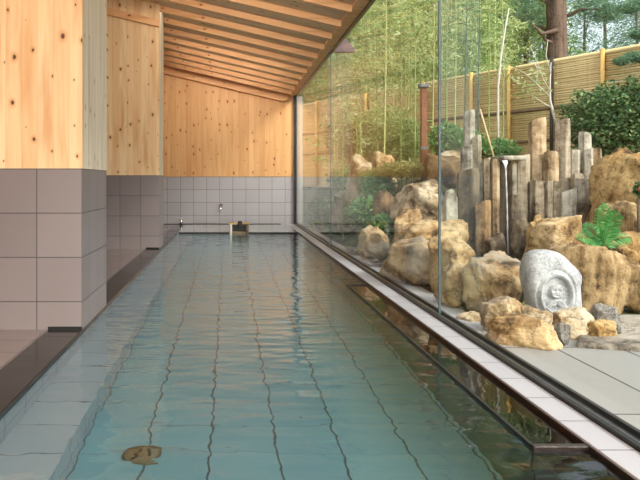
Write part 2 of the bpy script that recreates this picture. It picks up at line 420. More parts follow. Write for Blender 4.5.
# ceiling
ce = MB().prism([(-3.6, ceil_z(-3.6)), (1.41, ceil_z(1.41)), (1.41, ceil_z(1.41) + .16), (-3.6, ceil_z(-3.6) + .16)], YB, YF + .3).build('ceiling', M['ceil'])
struct(ce, 'sloping timber ceiling with close set pine rafters', 'ceiling')
MB().prism([(1.405, ceil_z(1.405) - .03), (XG + .0, ceil_z(XG) - .01), (XG + .0, ceil_z(XG) + .14), (1.405, ceil_z(1.405) + .17)], YB, YF + .3).build('eave_board', M['rafter'], ce)
MB().box((XG + .001, YB, ceil_z(XG) - .03), (XG + .045, YF + .3, ceil_z(XG) + .2)).build('fascia', M['black'], ce)
y = 15.05
while y > -1.5:
    MB().prism([(-3.38, ceil_z(-3.38) - .085), (1.39, ceil_z(1.39) - .085), (1.405, ceil_z(1.405) - .065), (1.405, ceil_z(1.405) + .01), (-3.38, ceil_z(-3.38) + .01)], y, y + .05).build('rafter', M['rafter'], ce)
    y -= .735
MB().prism([(-3.38, ceil_z(-3.38) - .22), (1.25, ceil_z(1.25) - .22), (1.35, ceil_z(1.35) - .17), (1.40, ceil_z(1.40) + .01), (-3.38, ceil_z(-3.38) + .01)], YF - .16, YF - .013).build('end_plate', M['rafter'], ce)

# glass wall
zt = ceil_z(XG) - .03
gw = thing('window_1', (XG, 6, 0), kind='structure'); struct(gw, 'tall frameless glass wall between the pool and the rock garden', 'window')
joints = [YB, -.3, 4.95, 10.2, YF - .06]
for a, b in zip(joints[:-1], joints[1:]):
    MB().box((XG - .006, a + .006, -.01), (XG + .006, b - .006, zt)).build('glass_pane', M['glass'], gw)
for yj in joints[1:-1]:
    MB().box((XG - .007, yj - .008, .0), (XG + .007, yj + .008, zt)).build('silicone_joint', M['glass_edge'], gw)
    fin = MB().box((XG + .012, yj - .006, .02), (XG + .30, yj + .006, zt)).build('glass_fin', M['fin'], gw)
    MB().box((XG + .30, yj - .007, .02), (XG + .304, yj + .007, zt)).build('fin_edge', M['glass'], fin)
    MB().prism([(XG + .012, zt - .005), (XG + .345, zt - .005), (XG + .345, zt + .04), (XG + .20, zt + .22), (XG + .05, zt + .22)], yj - .05, yj + .05).build('fin_bracket', M['bracket'], fin)
MB().box((1.491, YB, -.03), (1.515, YF - .02, .022)).build('channel', M['black'], gw)
MB().box((1.515, YB, -.03), (1.560, YF - .02, .008)).build('channel_base', M['steel'], gw)
MB().box((1.560, YB, -.03), (1.580, YF - .02, .03)).build('channel', M['black'], gw)
MB().box((1.50, YF - .07, 0), (1.56, YF - .013, zt)).build('jamb', M['black'], gw)
MB().box((1.575, YF - .06, 0), (1.70, YF + .15, zt)).build('jamb_post', M['pale_metal'], gw)

# pool drain, spout, taps
dr = thing('drain_cover', (-.386, 3.09, -.62), 'round bronze drain cover on the pool floor', 'drain')
m = MB(); 
rings = [(.078, 0), (.076, .014), (.066, .024), (.043, .03), (.016, .032), (.0005, .032)]
vs = []; fs = []
for r, z in rings:
    for k in range(24):
        a = 2 * math.pi * k / 24; rr = r * (1 + (.05 if k % 2 and r > .05 else 0))
        vs.append((-.386 + rr * math.cos(a), 3.09 + rr * math.sin(a), -.619 + z))
for i in range(len(rings) - 1):
    for k in range(24): fs.append((i * 24 + k, i * 24 + (k + 1) % 24, (i + 1) * 24 + (k + 1) % 24, (i + 1) * 24 + k))
m.add(vs, fs).build('dome', M['bronze'], dr, True)
for k in range(6):
    m = MB()
    a = math.pi / 3 * k; c, s_ = math.cos(a), math.sin(a)
    m.tube([(-.386 + c * .03, 3.09 + s_ * .03, -.587), (-.386 + c * .066, 3.09 + s_ * .066, -.593)], .006, 6)
    m.build('rib', M['black'], bpy.data.objects['dome'])

sp = thing('water_spout', (.15, 12.98, 0), 'small stone spout box with a dark mouth on the far pool edge', 'spout')
a = P(229.5, 0, 12.95).x; b = P(248.5, 0, 12.95).x
MB().box((a, 12.84, -.06), (a + .05, 13.2, .16)).build('side_stone', M['spout_stone'], sp, bevel=.018)
MB().box((b - .05, 12.88, -.06), (b, 13.2, .15)).build('side_stone', M['basalt_dark'], sp, bevel=.018)
MB().box((a + .05, 13.04, -.06), (b - .05, 13.2, .15)).build('back_stone', M['black'], sp)
MB().box((a - .02, 12.97, .15), (b + .03, 13.24, .185)).build('top_slab', M['rock_mix'], sp, bevel=.012)
MB().box((a + .05, 12.86, -.06), (b - .05, 13.04, .02)).build('mouth_sill', M['basalt_dark'], sp, bevel=.01)
MB().box((b - .20, 12.92, .10), (b - .12, 13.02, .225)).build('flow_block', M['black'], sp, bevel=.015)

tp = thing('wall_tap', (P(221, 0, YF).x, YF, .4), 'small chrome tap on the grey tiles of the far wall', 'tap')
px = tp.location.x
MB().tube([(px, YF + .0, .42), (px, YF - .05, .42)], .035, 12).build('wall_flange', M['chrome'], tp, True)
MB().tube([(px, YF - .05, .42), (px, YF - .11, .41), (px - .02, YF - .13, .33), (px - .025, YF - .13, .27)], .018, 10).build('spout', M['chrome'], tp, True)
MB().tube([(px - .05, YF - .07, .46), (px + .05, YF - .07, .46)], .013, 8).build('lever', M['chrome'], tp, True)
tp = thing('floor_hydrant', (P(181, 0, 15.3).x, 15.3, 0), 'short pale standpipe on the far deck near the left wall', 'standpipe')
px = tp.location.x
MB().tube([(px, 15.3, -.0), (px, 15.3, .12)], .03, 10).build('pipe', M['chrome'], tp, True)
MB().tube([(px, 15.3, .12), (px, 15.3, .15)], .045, 10).build('cap', M['pale_metal'], tp, True)

# ------------------------------------------------------------------ the garden: ground
FX, FY = 5.29, 11.0                      # a point on the fence line
FD = Vector((-.463, .886, 0)); FD.normalize()
def gz(x, y):
    right = sstep(1.72, 2.9, x)
    h = sstep(6.4, 9.6, y) * right
    if x > 2.5:
        k = sstep(2.5, 2.75, x) * (1 - sstep(4.75, 5.1, x))
        h2 = sstep(8.75, 9.1, y)
        h = h * (1 - k) + h2 * k
    return h * 1.0 - .012 + .35 * sstep(4.4, 6.5, x) * sstep(5.0, 6.5, y) * (1 - sstep(7, 10, y))
m = MB()
xs = [1.575 + .125 * i for i in range(40)] + [6.7 + .8 * i for i in range(45)]
ys = [-3 + .7 * i for i in range(11)] + [4.75 + .15 * i for i in range(60)] + [14 + i * 1.2 for i in range(26)]
vs = []
for yy in ys:
    for xx in xs:
        z = gz(xx, yy)
        if yy > 4.9: z += .05 * noise.noise(Vector((xx * 2, yy * 2, 0))) * sstep(1.7, 2.2, xx)
        vs.append((xx, yy, z))
nx = len(xs)
fs = [(j * nx + i, j * nx + i + 1, (j + 1) * nx + i + 1, (j + 1) * nx + i) for j in range(len(ys) - 1) for i in range(nx - 1)]
g = m.add(vs, fs).build('garden_ground', M['soil'], None, True); struct(g, 'mossy garden ground rising behind the rocks', 'ground')
pv = MB().box((1.58, YB, -.2), (6.5, 4.35, .004)).build('paving', M['paving']); struct(pv, 'pale stone paving slabs outside the glass', 'paving')
gs = MB().box((1.58, 4.35, -.2), (1.80, 14.5, -.002)).build('gravel_strip', M['gravel']); struct(gs, 'grey gravel strip along the outside of the glass', 'gravel strip')

# ------------------------------------------------------------------ rocks
def rock_mesh(seed, cuts=9, rough=.10, fine=.03, blocky=.0):
    import bmesh
    rnd = random.Random(seed)
    bm = bmesh.new(); bmesh.ops.create_icosphere(bm, subdivisions=5, radius=1)
    pl = []
    a0 = rnd.uniform(0, 6.28); ns = max(4, cuts - 4)
    for k in range(ns):
        an = a0 + 6.283 * k / ns + rnd.uniform(-.4, .4)
        pl.append((Vector((math.cos(an), math.sin(an), rnd.uniform(-.25, .45))).normalized(), rnd.uniform(.55, .8)))
    for k in range(2): pl.append((Vector((rnd.uniform(-.45, .45), rnd.uniform(-.5, .2), 1)).normalized(), rnd.uniform(.5, .66)))
    for k in range(3):
        an = rnd.uniform(0, 6.28)
        pl.append((Vector((math.cos(an), math.sin(an), rnd.uniform(.6, 1.1))).normalized(), rnd.uniform(.66, .82)))
    o = Vector((rnd.uniform(-50, 50), rnd.uniform(-50, 50), rnd.uniform(-50, 50)))
    for v in bm.verts:
        n = v.co.normalized(); r = 1.0
        for pn, h in pl:
            d = n.dot(pn)
            if d > .05: r = min(r, h / d)
        q = n * r
        w = noise.noise(q * 1.4 + o) * rough * 1.2 + noise.noise(q * 3.3 + o) * rough * .7
        rg = 1 - abs(noise.noise(q * 3.4 - o)) * 2.4
        w += fine * (noise.noise(q * 9 + o) + .6 * noise.noise(q * 19 + o)) - max(0, rg - .55) * fine * 1.5
        v.co = q * (1 + w)
    return bm
def rock(label, x0, y0, x1, y1, d, mat, seed, name='boulder', cat='rock', dep=None, cuts=9, rough=.17, tilt=0., yaw=0., group=None, sink=.03, fine=.045, zmax=None, W=None, rotz=0.):
    import bmesh
    bm = rock_mesh(seed, cuts, rough, fine)
    bmesh.ops.rotate(bm, verts=bm.verts, cent=(0, 0, 0), matrix=Euler((0, tilt, yaw)).to_matrix())
    a, b = P(x0, y1, d), P(x1, y0, d)
    gx, cx = (a.x + b.x) / 2, (a.x + b.x) / 2
    W = W or b.x - a.x; D = dep if dep else W * .75
    zb = min(a.z, gz(cx, d) - sink) if not zmax else a.z
    if a.x < 1.585 and not rotz: cx += 1.585 - a.x
    H = b.z - zb
    lo = [min(v.co[i] for v in bm.verts) for i in range(3)]; hi = [max(v.co[i] for v in bm.verts) for i in range(3)]
    for v in bm.verts:
        v.co = Vector(((v.co.x - lo[0]) / (hi[0] - lo[0]) * W - W / 2, (v.co.y - lo[1]) / (hi[1] - lo[1]) * D - D / 2, (v.co.z - lo[2]) / (hi[2] - lo[2]) * H))
    me = bpy.data.meshes.new(name); bm.to_mesh(me); bm.free(); me.shade_smooth(); me.materials.append(mat)
    o = bpy.data.objects.new(name, me); COL.objects.link(o); o.location = (cx, d, zb); o.rotation_euler = (0, 0, rotz)
    tag(o, label, cat, group)
    return o

R = rock
# in front, on the paving
R('long low tan rock lying on the paving in front of the other small rocks', 482, 316, 561, 350, 4.1, M['rock_tan'], 11, dep=.22, cuts=12, rotz=-.72, W=.45)
R('rounded grey brown rock behind the long low rock, left of the carved stone', 482, 297, 528, 322, 4.45, M['rock_mix'], 12, dep=.26)
R('pale rounded rock at the left foot of the carved stone', 517, 306, 553, 338, 4.28, M['rock_pale'], 13, dep=.2)
R('pale tan oblong rock at the right foot of the carved stone', 552, 307, 598, 337, 4.3, M['rock_pale'], 14, dep=.2)
R('dark grey angular stone to the right of the pale oblong rock', 592, 304, 621, 333, 4.42, M['rock_grey'], 15, dep=.2, cuts=7)
R('flat ochre stone under the dark grey angular stone', 584, 320, 618, 338, 4.22, M['rock_ochre'], 16, dep=.16)
R('small dark grey stone at the right end of the long low rock', 551, 322, 571, 346, 4.1, M['rock_grey'], 17, dep=.13, name='garden_stone', cat='stone')
R('small pale stone close to the glass, left of the long low rock', 457, 312, 487, 333, 4.85, M['rock_pale'], 18, dep=.2, name='garden_stone', cat='stone')
# around the carved stone
R('large striated brown boulder standing behind the carved stone', 536, 243, 634, 330, 4.9, M['rock_strata'], 21, dep=.46, cuts=10, rough=.14, W=.74, rotz=-.72)
R('broad tan boulder left of the carved stone below the waterfall', 462, 252, 530, 318, 5.15, M['rock_mix'], 22, dep=.45, cuts=9)
R('round tan boulder at the right edge of the picture below the fern', 612, 230, 668, 283, 6.2, M['rock_ochre'], 23, dep=.5)
R('ochre rock at the right picture edge beside the striated boulder', 622, 274, 696, 322, 5.2, M['rock_ochre'], 24, dep=.5)
R('ochre rock between the fern and the striated boulder', 590, 238, 626, 275, 6.1, M['rock_ochre'], 29, dep=.4)
R('flat wedge shaped tan rock in front of the basalt columns', 526, 214, 594, 256, 7.2, M['rock_tan'], 25, dep=.6, cuts=11)
R('small rust coloured rock at the foot of the basalt columns', 527, 214, 548, 234, 7.55, M['rock_ochre'], 26, dep=.25, name='garden_stone', cat='stone')
R('big pale ochre boulder right of the basalt columns', 588, 147, 668, 232, 7.7, M['rock_ochre'], 47, dep=.9, cuts=8, rough=.14, tilt=.1)
R('low brown rock in front of the big pale ochre boulder', 592, 200, 646, 246, 7.15, M['rock_strata'], 28, dep=.5)
# left of the columns
R('tall tan boulder behind the glass joint, left of the broad tan boulder', 426, 228, 473, 300, 6.05, M['rock_tan'], 31, dep=.6)
R('low tan rock close to the glass in front of the tall tan boulder', 437, 262, 470, 312, 5.45, M['rock_mix'], 32, dep=.4)
R('long grey tan boulder lying beside the glass', 380, 236, 440, 287, 6.62, M['rock_mix'], 33, dep=.42, rotz=-1.2, W=1.05)
R('big tan boulder with a flat top above the long grey tan one', 396, 219, 470, 270, 7.35, M['rock_tan'], 34, dep=.6)
R('small tan rock at the left end of the rocks along the glass', 357, 225, 390, 262, 8.4, M['rock_mix'], 35, dep=.5)
R('large pale tan boulder in the middle of the left bank', 391, 179, 449, 228, 8.4, M['rock_pale'], 36, dep=.7)
R('small tan rock under the large pale boulder of the left bank', 393, 207, 424, 230, 7.85, M['rock_tan'], 37, dep=.3)
R('dark brown boulder left of the basalt columns', 424, 153, 466, 198, 9.3, M['rock_brown'], 38, dep=.6)
R('pale topped rock behind the dark brown boulder', 436, 150, 472, 172, 9.75, M['rock_pale'], 39, dep=.4)
R('pointed pale ochre rock at the back of the left bank', 372, 150, 398, 180, 10.4, M['rock_tan'], 40, dep=.4, cuts=6)
R('broad pale rock left of the pointed pale ochre rock', 345, 153, 384, 180, 10.9, M['rock_pale'], 41, dep=.5)
R('low tan rock half hidden by the ground cover near the far end', 329, 185, 368, 210, 11.2, M['rock_pale'], 42, dep=.5)
R('dark brown rock in the planting of the left bank', 372, 190, 396, 232, 9.1, M['rock_brown'], 43, dep=.4)
R('flat white stone on the gravel strip, the nearer of two', 362, 259, 384, 268, 8.0, M['rock_grey'], 44, dep=.5, name='stepping_stone', cat='stone')
R('flat white stone on the gravel strip, the further of two', 344, 247, 362, 256, 9.2, M['rock_grey'], 45, dep=.5, name='stepping_stone', cat='stone')
# flat slabs behind the paving
def flagstone(label, pts, z, mat):
    m = MB(); n = len(pts)
    vs = [(x, y, z) for x, y in pts] + [(x, y, -.1) for x, y in pts]
    m.add(vs, [tuple(range(n)), tuple(range(2 * n - 1, n - 1, -1))] + [(i, i + n, (i + 1) % n + n, (i + 1) % n) for i in range(n)])
    o = m.build('flagstone', mat, None, False, .012); tag(o, label, 'flagstone'); return o
flagstone('irregular flat brown flagstone below the flat ochre stone', [(2.05, 4.0), (2.5, 3.86), (2.62, 4.05), (2.55, 4.22), (2.2, 4.25)], .035, M['slab'])
flagstone('flat pale flagstone at the right edge of the paving', [(2.66, 3.95), (3.4, 3.8), (3.5, 4.3), (2.62, 4.3)], .05, M['slab'])
flagstone('pale ground slab under the row of small rocks', [(1.62, 4.36), (3.6, 4.36), (3.7, 5.0), (1.9, 5.0)], .004, M['slab'])

# carved stone
def carved_stone():
    d = 4.68
    poly = [(113,230),(113,190),(120,150),(135,118),(158,103),(185,97),(240,96),(268,107),(292,124),(330,160),(362,192),(377,214),(379,238),(372,262),(373,300),(377,345),(380,400),(378,450),(300,462),(215,462),(152,455),(146,400),(138,340),(130,300),(120,265)]
    pts = [P(500 + x / 4.8, 230 + y / 4.8, d) for x, y in poly]
    cx = sum(p.x for p in pts) / len(pts); cz = P(0, 230 + 300 / 4.8, d).z
    # resample outline by angle-arc length
    out = []
    tot = 0; seg = []
    n = len(pts)
    for i in range(n):
        L = (pts[(i + 1) % n] - pts[i]).length; seg.append(L); tot += L
    NA, NR = 160, 60
    for k in range(NA):
        s_ = tot * k / NA; i = 0
        while s_ > seg[i]: s_ -= seg[i]; i += 1
        p = pts[i].lerp(pts[(i + 1) % n], s_ / seg[i]); out.append((p.x - cx, p.z - cz))
    for _ in range(2):
        out = [tuple((out[k - 1][j] + 2 * out[k][j] + out[(k + 1) % NA][j]) / 4 for j in (0, 1)) for k in range(NA)]
    ncx, ncz = P(500 + 240 / 4.8, 230 + 308 / 4.8, d).x - cx, P(500, 230 + 308 / 4.8, d).z - cz
    k_ = d / F / 4.8
    def relief(x, z):
        u = (x - ncx) / k_; w_ = (z - ncz) / k_       # crop pixels
        e = math.sqrt((u / 66) ** 2 + ((w_ - 5) / 88) ** 2)
        h = 0
        h += .016 * (1 - sstep(.90, 1.0, e))           # niche
        h -= .006 * math.exp(-((e - 1.12) / .07) ** 2) # raised rim
        h += .006 * math.exp(-((e - 1.35) / .08) ** 2)
        if e < 1:
            hd = math.sqrt((u / 34) ** 2 + ((w_ - 22) / 36) ** 2)
            h -= .020 * (1 - sstep(.75, 1.05, hd))
            for ex in (-13, 13):
                h += .007 * math.exp(-(((u - ex) / 8) ** 2 + ((w_ - 27) / 4.5) ** 2))
            h -= .004 * math.exp(-((u / 4) ** 2 + ((w_ - 18) / 10) ** 2))
            h += .005 * math.exp(-((u / 10) ** 2 + ((w_ - 4) / 3) ** 2))
            sh = math.sqrt((u / 52) ** 2 + ((w_ + 52) / 40) ** 2)
            h -= .016 * (1 - sstep(.8, 1.05, sh))
            for ex in (-14, 14):
                h -= .006 * math.exp(-(((u - ex) / 10) ** 2 + ((w_ + 38 + abs(u) * .3) / 7) ** 2))
            h += .006 * math.exp(-((u / 2.5) ** 2 + ((w_ + 45) / 18) ** 2))
        return h * 1.35
    vs = []; fs = []
    T = .10
    rows = [(i / NR, 0) for i in range(1, NR + 1)]
    vs.append((cx, d - T + relief(0, 0), cz))
    def yprof(r): return T * (1 - r ** 7 * .55)
    for r, _ in rows:
        rr = r
        for k in range(NA):
            x, z = out[k][0] * rr, out[k][1] * rr
            nz = noise.noise(Vector((x * 14, z * 14, 3))) * .006 + noise.noise(Vector((x * 50, z * 50, 9))) * .002
            vs.append((cx + x, d - yprof(r) + relief(x, z) * (1 - sstep(.85, 1, r)) + nz, cz + z))
    for k in range(NA): fs.append((0, 1 + k, 1 + (k + 1) % NA))
    def ring(i): return 1 + i * NA
    for i in range(NR - 1):
        for k in range(NA):
            k2 = (k + 1) % NA
            fs.append((ring(i) + k, ring(i + 1) + k, ring(i + 1) + k2, ring(i) + k2))
    base = len(vs)
    for j, (sc_, yy) in enumerate(((1.0, .06), (.93, .10), (.5, .12))):
        for k in range(NA): vs.append((cx + out[k][0] * sc_, d + yy, cz + out[k][1] * sc_))
    prev = ring(NR - 1)
    for j in range(3):
        cur = base + j * NA
        for k in range(NA):
            k2 = (k + 1) % NA; fs.append((prev + k, cur + k, cur + k2, prev + k2))
        prev = cur
    vs.append((cx, d + .12, cz)); c = len(vs) - 1
    for k in range(NA): fs.append((prev + k, c, prev + (k + 1) % NA))
    o = MB().add(vs, fs).build('carved_stone', M['granite_pale'], None, True)
    zmin = min(v[2] for v in vs)
    tag(o, 'pale grey upright stone carved with a small figure in a niche', 'carved stone')
    print('carved bottom', zmin)
carved_stone()

# ------------------------------------------------------------------ basalt columns, waterfall
CG = 'basalt columns of the waterfall wall'
cols = [  # crop-pixel box (x0,x1,ytop,depth), material, label
 (101,134,66,8.75,'basalt_pale','thin tall pale column at the upper left end of the column wall'),
 (92,125,169,8.5,'basalt_pale','short pale column on the left end, left of a taller grey one'),
 (122,153,142,8.62,'basalt','grey column on the left end rising beside the thin tall pale one'),
 (78,146,245,8.15,'basalt_dark','wide dark brown column at the left end with a flat slanted top'),
 (142,159,222,8.3,'basalt_pale','narrow pale column right of the wide dark brown column'),
 (132,181,340,7.95,'basalt_rust','short rusty brown column standing in front at the left'),
 (155,182,208,8.25,'basalt','slim grey column second to the left of the waterfall'),
 (179,208,213,8.2,'basalt_tan','slim pale tan column just left of the waterfall'),
 (204,241,205,8.4,'basalt_dark','dark wet column right behind the falling water'),
 (240,263,224,8.3,'basalt_pale','narrow pale column just right of the waterfall'),
 (258,300,199,8.25,'basalt','broad grey column with a pale right face near the waterfall'),
 (238,264,318,8.1,'basalt_dark','short dark wet column low to the right of the waterfall'),
 (299,345,92,8.45,'basalt_tan','tallest tan square column in the middle of the wall'),
 (300,346,274,8.15,'basalt','short grey column below the tallest tan column'),
 (342,383,189,8.3,'basalt_tan','medium tan column right of the tallest tan column'),
 (342,370,276,8.12,'basalt','slim brown grey column below the medium tan column'),
 (372,421,92,8.45,'basalt','tall broad grey column with a rounded top, right of the middle'),
 (366,401,279,8.1,'basalt','short pale grey column below the tall broad grey column'),
 (391,438,303,8.0,'basalt_pale','short stout grey column in the front row, right of the middle'),
 (420,451,184,8.5,'basalt_pale','medium grey column right of the tall broad grey column'),
 (421,461,257,8.3,'basalt','grey column of middle height in the right half of the wall'),
 (437,476,268,8.15,'basalt_pale','stout grey column in the right half, level with its left neighbour'),
 (447,483,132,8.55,'basalt_pale','tall pale column with a white slanted top near the right end'),
 (460,491,179,8.42,'basalt_pale','medium pale column in front of the white topped column'),
 (482,513,178,8.42,'basalt_tan','medium tan column at the right end of the wall'),
 (474,509,257,8.15,'basalt','lower brown grey column at the right end beside the big boulder'),
 (436,477,344,7.95,'basalt_dark','stub of dark column at the foot of the right half'),
]
rnd = random.Random(5)
for x0, x1, yt, d, mt, lab in cols:
    a, b = P(430 + x0 / 3, 90 + yt / 3, d), P(430 + x1 / 3, 90 + yt / 3, d)
    W = (b.x - a.x) * .96; cx = (a.x + b.x) / 2; D = max(.16, W * 1.05)
    n = rnd.choice((5, 6, 6))
    zb = -.06; H = a.z - zb
    base = []
    a0 = -math.pi / 2 + rnd.uniform(-.3, .3)
    for k in range(n):
        an = a0 + 2 * math.pi * k / n + rnd.uniform(-.16, .16); base.append((math.cos(an), math.sin(an)))
    lx = min(p[0] for p in base); hx = max(p[0] for p in base)
    base = [((p[0] - lx) / (hx - lx) * W - W / 2, p[1] * D / 2) for p in base]
    # subdivide the outline, build levels
    ring = []
    for k in range(n):
        p, q = base[k], base[(k + 1) % n]
        for t in (0.06, .35, .65, .94): ring.append((lerp(p[0], q[0], t), lerp(p[1], q[1], t)))
    K = len(ring); L = max(10, int(H / .05))
    sx, sy = rnd.uniform(-.3, .3), rnd.uniform(-.35, .1)
    if 'slanted' in lab: sx = -.35 if 'white' in lab else .22
    vs = []; fs = []; o3 = Vector((rnd.uniform(0, 90), rnd.uniform(0, 90), 0))
    for j in range(L + 1):
        t = j / L
        for (x, y_) in ring:
            top = H + sx * x + sy * y_
            z = top * t
            w_ = 1 + .05 * noise.noise(Vector((x * 9, y_ * 9, z * 5)) + o3)
            if j == L: w_ *= .93
            vs.append((x * w_, y_ * w_, z - (.0 if j < L else -.006)))
    for j in range(L):
        for k in range(K): fs.append((j * K + k, j * K + (k + 1) % K, (j + 1) * K + (k + 1) % K, (j + 1) * K + k))
    fs += [tuple(range(K - 1, -1, -1)), tuple(range(L * K, L * K + K))]
    o = MB().add(vs, fs).build('basalt_column', M[mt]); o.location = (cx, d, zb)
    tag(o, lab, 'stone column', CG)
# back wall of the wet hollow
R('dark wet rock in the hollow right of the waterfall foot', 509, 218, 534, 264, 7.88, M['basalt_dark'], 51, dep=.3)
R('dark wet rock at the left foot of the waterfall', 486, 232, 507, 262, 7.8, M['basalt_dark'], 52, dep=.25)
# spout slab, water, pond
a, b = P(499, 160, 8.15), P(523, 155, 8.15)
o = MB().box((a.x, 8.02, P(0, 160, 8).z), (b.x, 8.5, P(0, 155.5, 8).z)).build('spill_slab', M['basalt_pale'], None, False, .015)
tag(o, 'flat pale slab over which the waterfall spills', 'stone slab')
wf_ = MB(); x = P(508.5, 0, 7.9).x; zt_ = P(0, 160, 7.9).z
vs = []; fs = []; n = 36; K = 8
for j in range(n + 1):
    t = j / n; z = lerp(zt_, -.0, t)
    yy = 8.01 - .10 * math.sqrt(t); wd = .008 + .003 * math.sin(j * 1.7) + (.03 * (1 - t / .08) if t < .08 else 0)
    for k in range(K):
        an = 2 * math.pi * k / K
        vs.append((x + math.cos(an) * wd * (1 + .3 * noise.noise(Vector((k, j * .5, 0)))), yy + math.sin(an) * .012, z))
for j in range(n):
    for k in range(K): fs.append((j * K + k, j * K + (k + 1) % K, (j + 1) * K + (k + 1) % K, (j + 1) * K + k))
o = wf_.add(vs, fs).build('waterfall', M['fall'], None, True); tag(o, 'thin white stream of falling water between the columns', 'waterfall')
m = MB(); vs = [(0, 0, 0)]; cx, cy = P(510, 0, 7.5).x, 7.5
ring = [(cx + math.cos(t * .2618) * (.42 + .07 * math.sin(3 * t)), cy + math.sin(t * .2618) * .45, .03) for t in range(24)]
o = m.add(ring, [tuple(range(24))]).build('pond_water', M['pond']); tag(o, 'small dark pond at the foot of the waterfall', 'water', None, 'stuff')
# slab stone standing left
a, b = P(444.5, 224, 7.75), P(457.5, 189, 7.75)
poly = [(a.x + .01, a.z - .4), (b.x, a.z - .4), (b.x - .01, b.z - .1), (lerp(a.x, b.x, .55), b.z), (a.x + .03, b.z - .02), (a.x, b.z - .12)]
o = MB().prism(poly, 7.7, 7.8).build('standing_slab', M['basalt_pale'], None, False, .015); tag(o, 'grey green slab stone standing upright left of the wide dark column', 'stone slab')

# ------------------------------------------------------------------ fence
fz0, fz1 = .85, EYE + 1.94
fr = thing('bamboo_fence', (FX, FY, .9), 'long bamboo cane fence with yellow posts at the back of the garden', 'fence')
def fpt(s, off=0.):
    n = Vector((FD.y, -FD.x, 0))
    return Vector((FX, FY, 0)) + FD * s - n * off * -1
def fs_at(px):
    k = (px - VX) / F      # solve x = k*y on the fence line
    return (k * FY - FX) / (FD.x - k * FD.y)
stops = [fs_at(px) for px in (760, 605, 511, 473.5, 425, 368, 318, 270)]
front = Vector((-FD.y, FD.x, 0)); front = front if front.y < 0 else -front
rnd = random.Random(8)
for i in range(len(stops) - 1):
    m = MB(); s0, s1 = stops[i], stops[i + 1]
    z = fz0
    while z < fz1:
        r = rnd.uniform(.016, .024)
        j = [rnd.uniform(-.006, .006) for _ in range(3)]
        pts = [Vector((FX, FY, 0)) + FD * lerp(s0, s1, t) + front * rnd.uniform(.0, .012) + Vector((0, 0, z + j[k])) for k, t in enumerate((0, .5, 1))]
        m.tube(pts, r, 6); z += r * 1.75
    m.build('cane_panel', M['fence'], fr, True)
for px in (605, 511, 473.5, 425, 368, 318):
    c = Vector((FX, FY, 0)) + FD * fs_at(px) + front * .06
    MB().tube([c + Vector((0, 0, fz0)), c + Vector((0, 0, fz1 + .05))], .032, 10).build('post', M['fence_post'], fr, True)
c = Vector((FX, FY, 0)) + FD * fs_at(554) + front * .06
MB().tube([c + Vector((0, 0, fz0)), c + Vector((0, 0, fz1 + .06))], .03, 8).build('post', M['dark_post'], fr, True)
for zz in (1.65, 2.17):
    m = MB(); A = Vector((FX, FY, zz)) + FD * stops[0] + front * .028; B = Vector((FX, FY, zz)) + FD * stops[-1] + front * .028
    m.tube([A, B], .028, 8); m.build('rail', M['fence_rail'], fr, True)
A = Vector((FX, FY, fz1)) + FD * stops[0]; B = Vector((FX, FY, fz1)) + FD * stops[-1]
MB().tube([A, B], .035, 8).build('top_rail', M['fence'], fr, True)

# reddish post
c = P(423.5, 165, 11.2)
po = thing('garden_post', (c.x, 11.2, 1.0), 'reddish wooden post with a grey cap in front of the bamboo fence', 'post')
zt2 = P(0, 88, 11.2).z
shf = MB().box((c.x - .045, 11.155, .95), (c.x + .045, 11.245, zt2)).build('shaft', M['red_wood'], po, bevel=.01)
MB().box((c.x - .075, 11.12, zt2), (c.x + .075, 11.28, zt2 + .07)).build('cap', M['zinc'], po, bevel=.015)
MB().box((c.x - .05, 11.15, 1.5), (c.x + .05, 11.25, 1.55)).build('band', M['zinc'], shf)

# ------------------------------------------------------------------ plants
def leaves(n, fn, size, aspect, seed, droop=0.0):
    """n flat leaves; fn(rng) -> positions (n,3)"""
    rg = np.random.default_rng(seed)
    p = fn(rg, n)
    d = rg.normal(size=(n, 3)); d[:, 2] = d[:, 2] * .6 - droop
    d /= np.linalg.norm(d, axis=1)[:, None]
    u = rg.normal(size=(n, 3)); s_ = np.cross(d, u); s_ /= np.linalg.norm(s_, axis=1)[:, None]
    nn = np.cross(d, s_)
    L = size * rg.uniform(.6, 1.3, n)[:, None]; Wd = L * aspect
    a = p - d * L * .5; b = p + d * L * .5
    c = p + s_ * Wd * .5 - nn * Wd * .12; e = p - s_ * Wd * .5 - nn * Wd * .12
    V = np.stack([a, c, b, e], 1).reshape(-1, 3)
    Fc = np.arange(n * 4).reshape(-1, 4)
    return V, Fc
def leaf_obj(name, parts, mat, parent=None):
    Vs = []; Fs = []; b = 0
    for V, Fc in parts: Vs.append(V); Fs.append(Fc + b); b += len(V)
    V = np.concatenate(Vs); Fc = np.concatenate(Fs)
    me = bpy.data.meshes.new(name)
    me.vertices.add(len(V)); me.vertices.foreach_set('co', V.astype(np.float32).ravel())
    me.loops.add(Fc.size); me.loops.foreach_set('vertex_index', Fc.astype(np.int32).ravel())
    me.polygons.add(len(Fc)); me.polygons.foreach_set('loop_start', np.arange(0, Fc.size, 4, dtype=np.int32))
    me.update(calc_edges=True); me.validate()
    me.materials.append(mat)
    o = bpy.data.objects.new(name, me); COL.objects.link(o); o.parent = parent
    return o
def ell(c, r, shell=.5, zmin=None):
    c = np.array(c, float); r = np.array(r, float)
    def fn(rg, n):
        d = rg.normal(size=(n, 3)); d /= np.linalg.norm(d, axis=1)[:, None]
        rad = rg.uniform(shell, 1, n) ** .6
        rad *= 1 + .16 * np.sin(d[:, 0] * 7 + d[:, 2] * 5 + c[0] * 3) * np.cos(d[:, 1] * 6 - d[:, 2] * 4)
        return c + d * rad[:, None] * r
    return fn

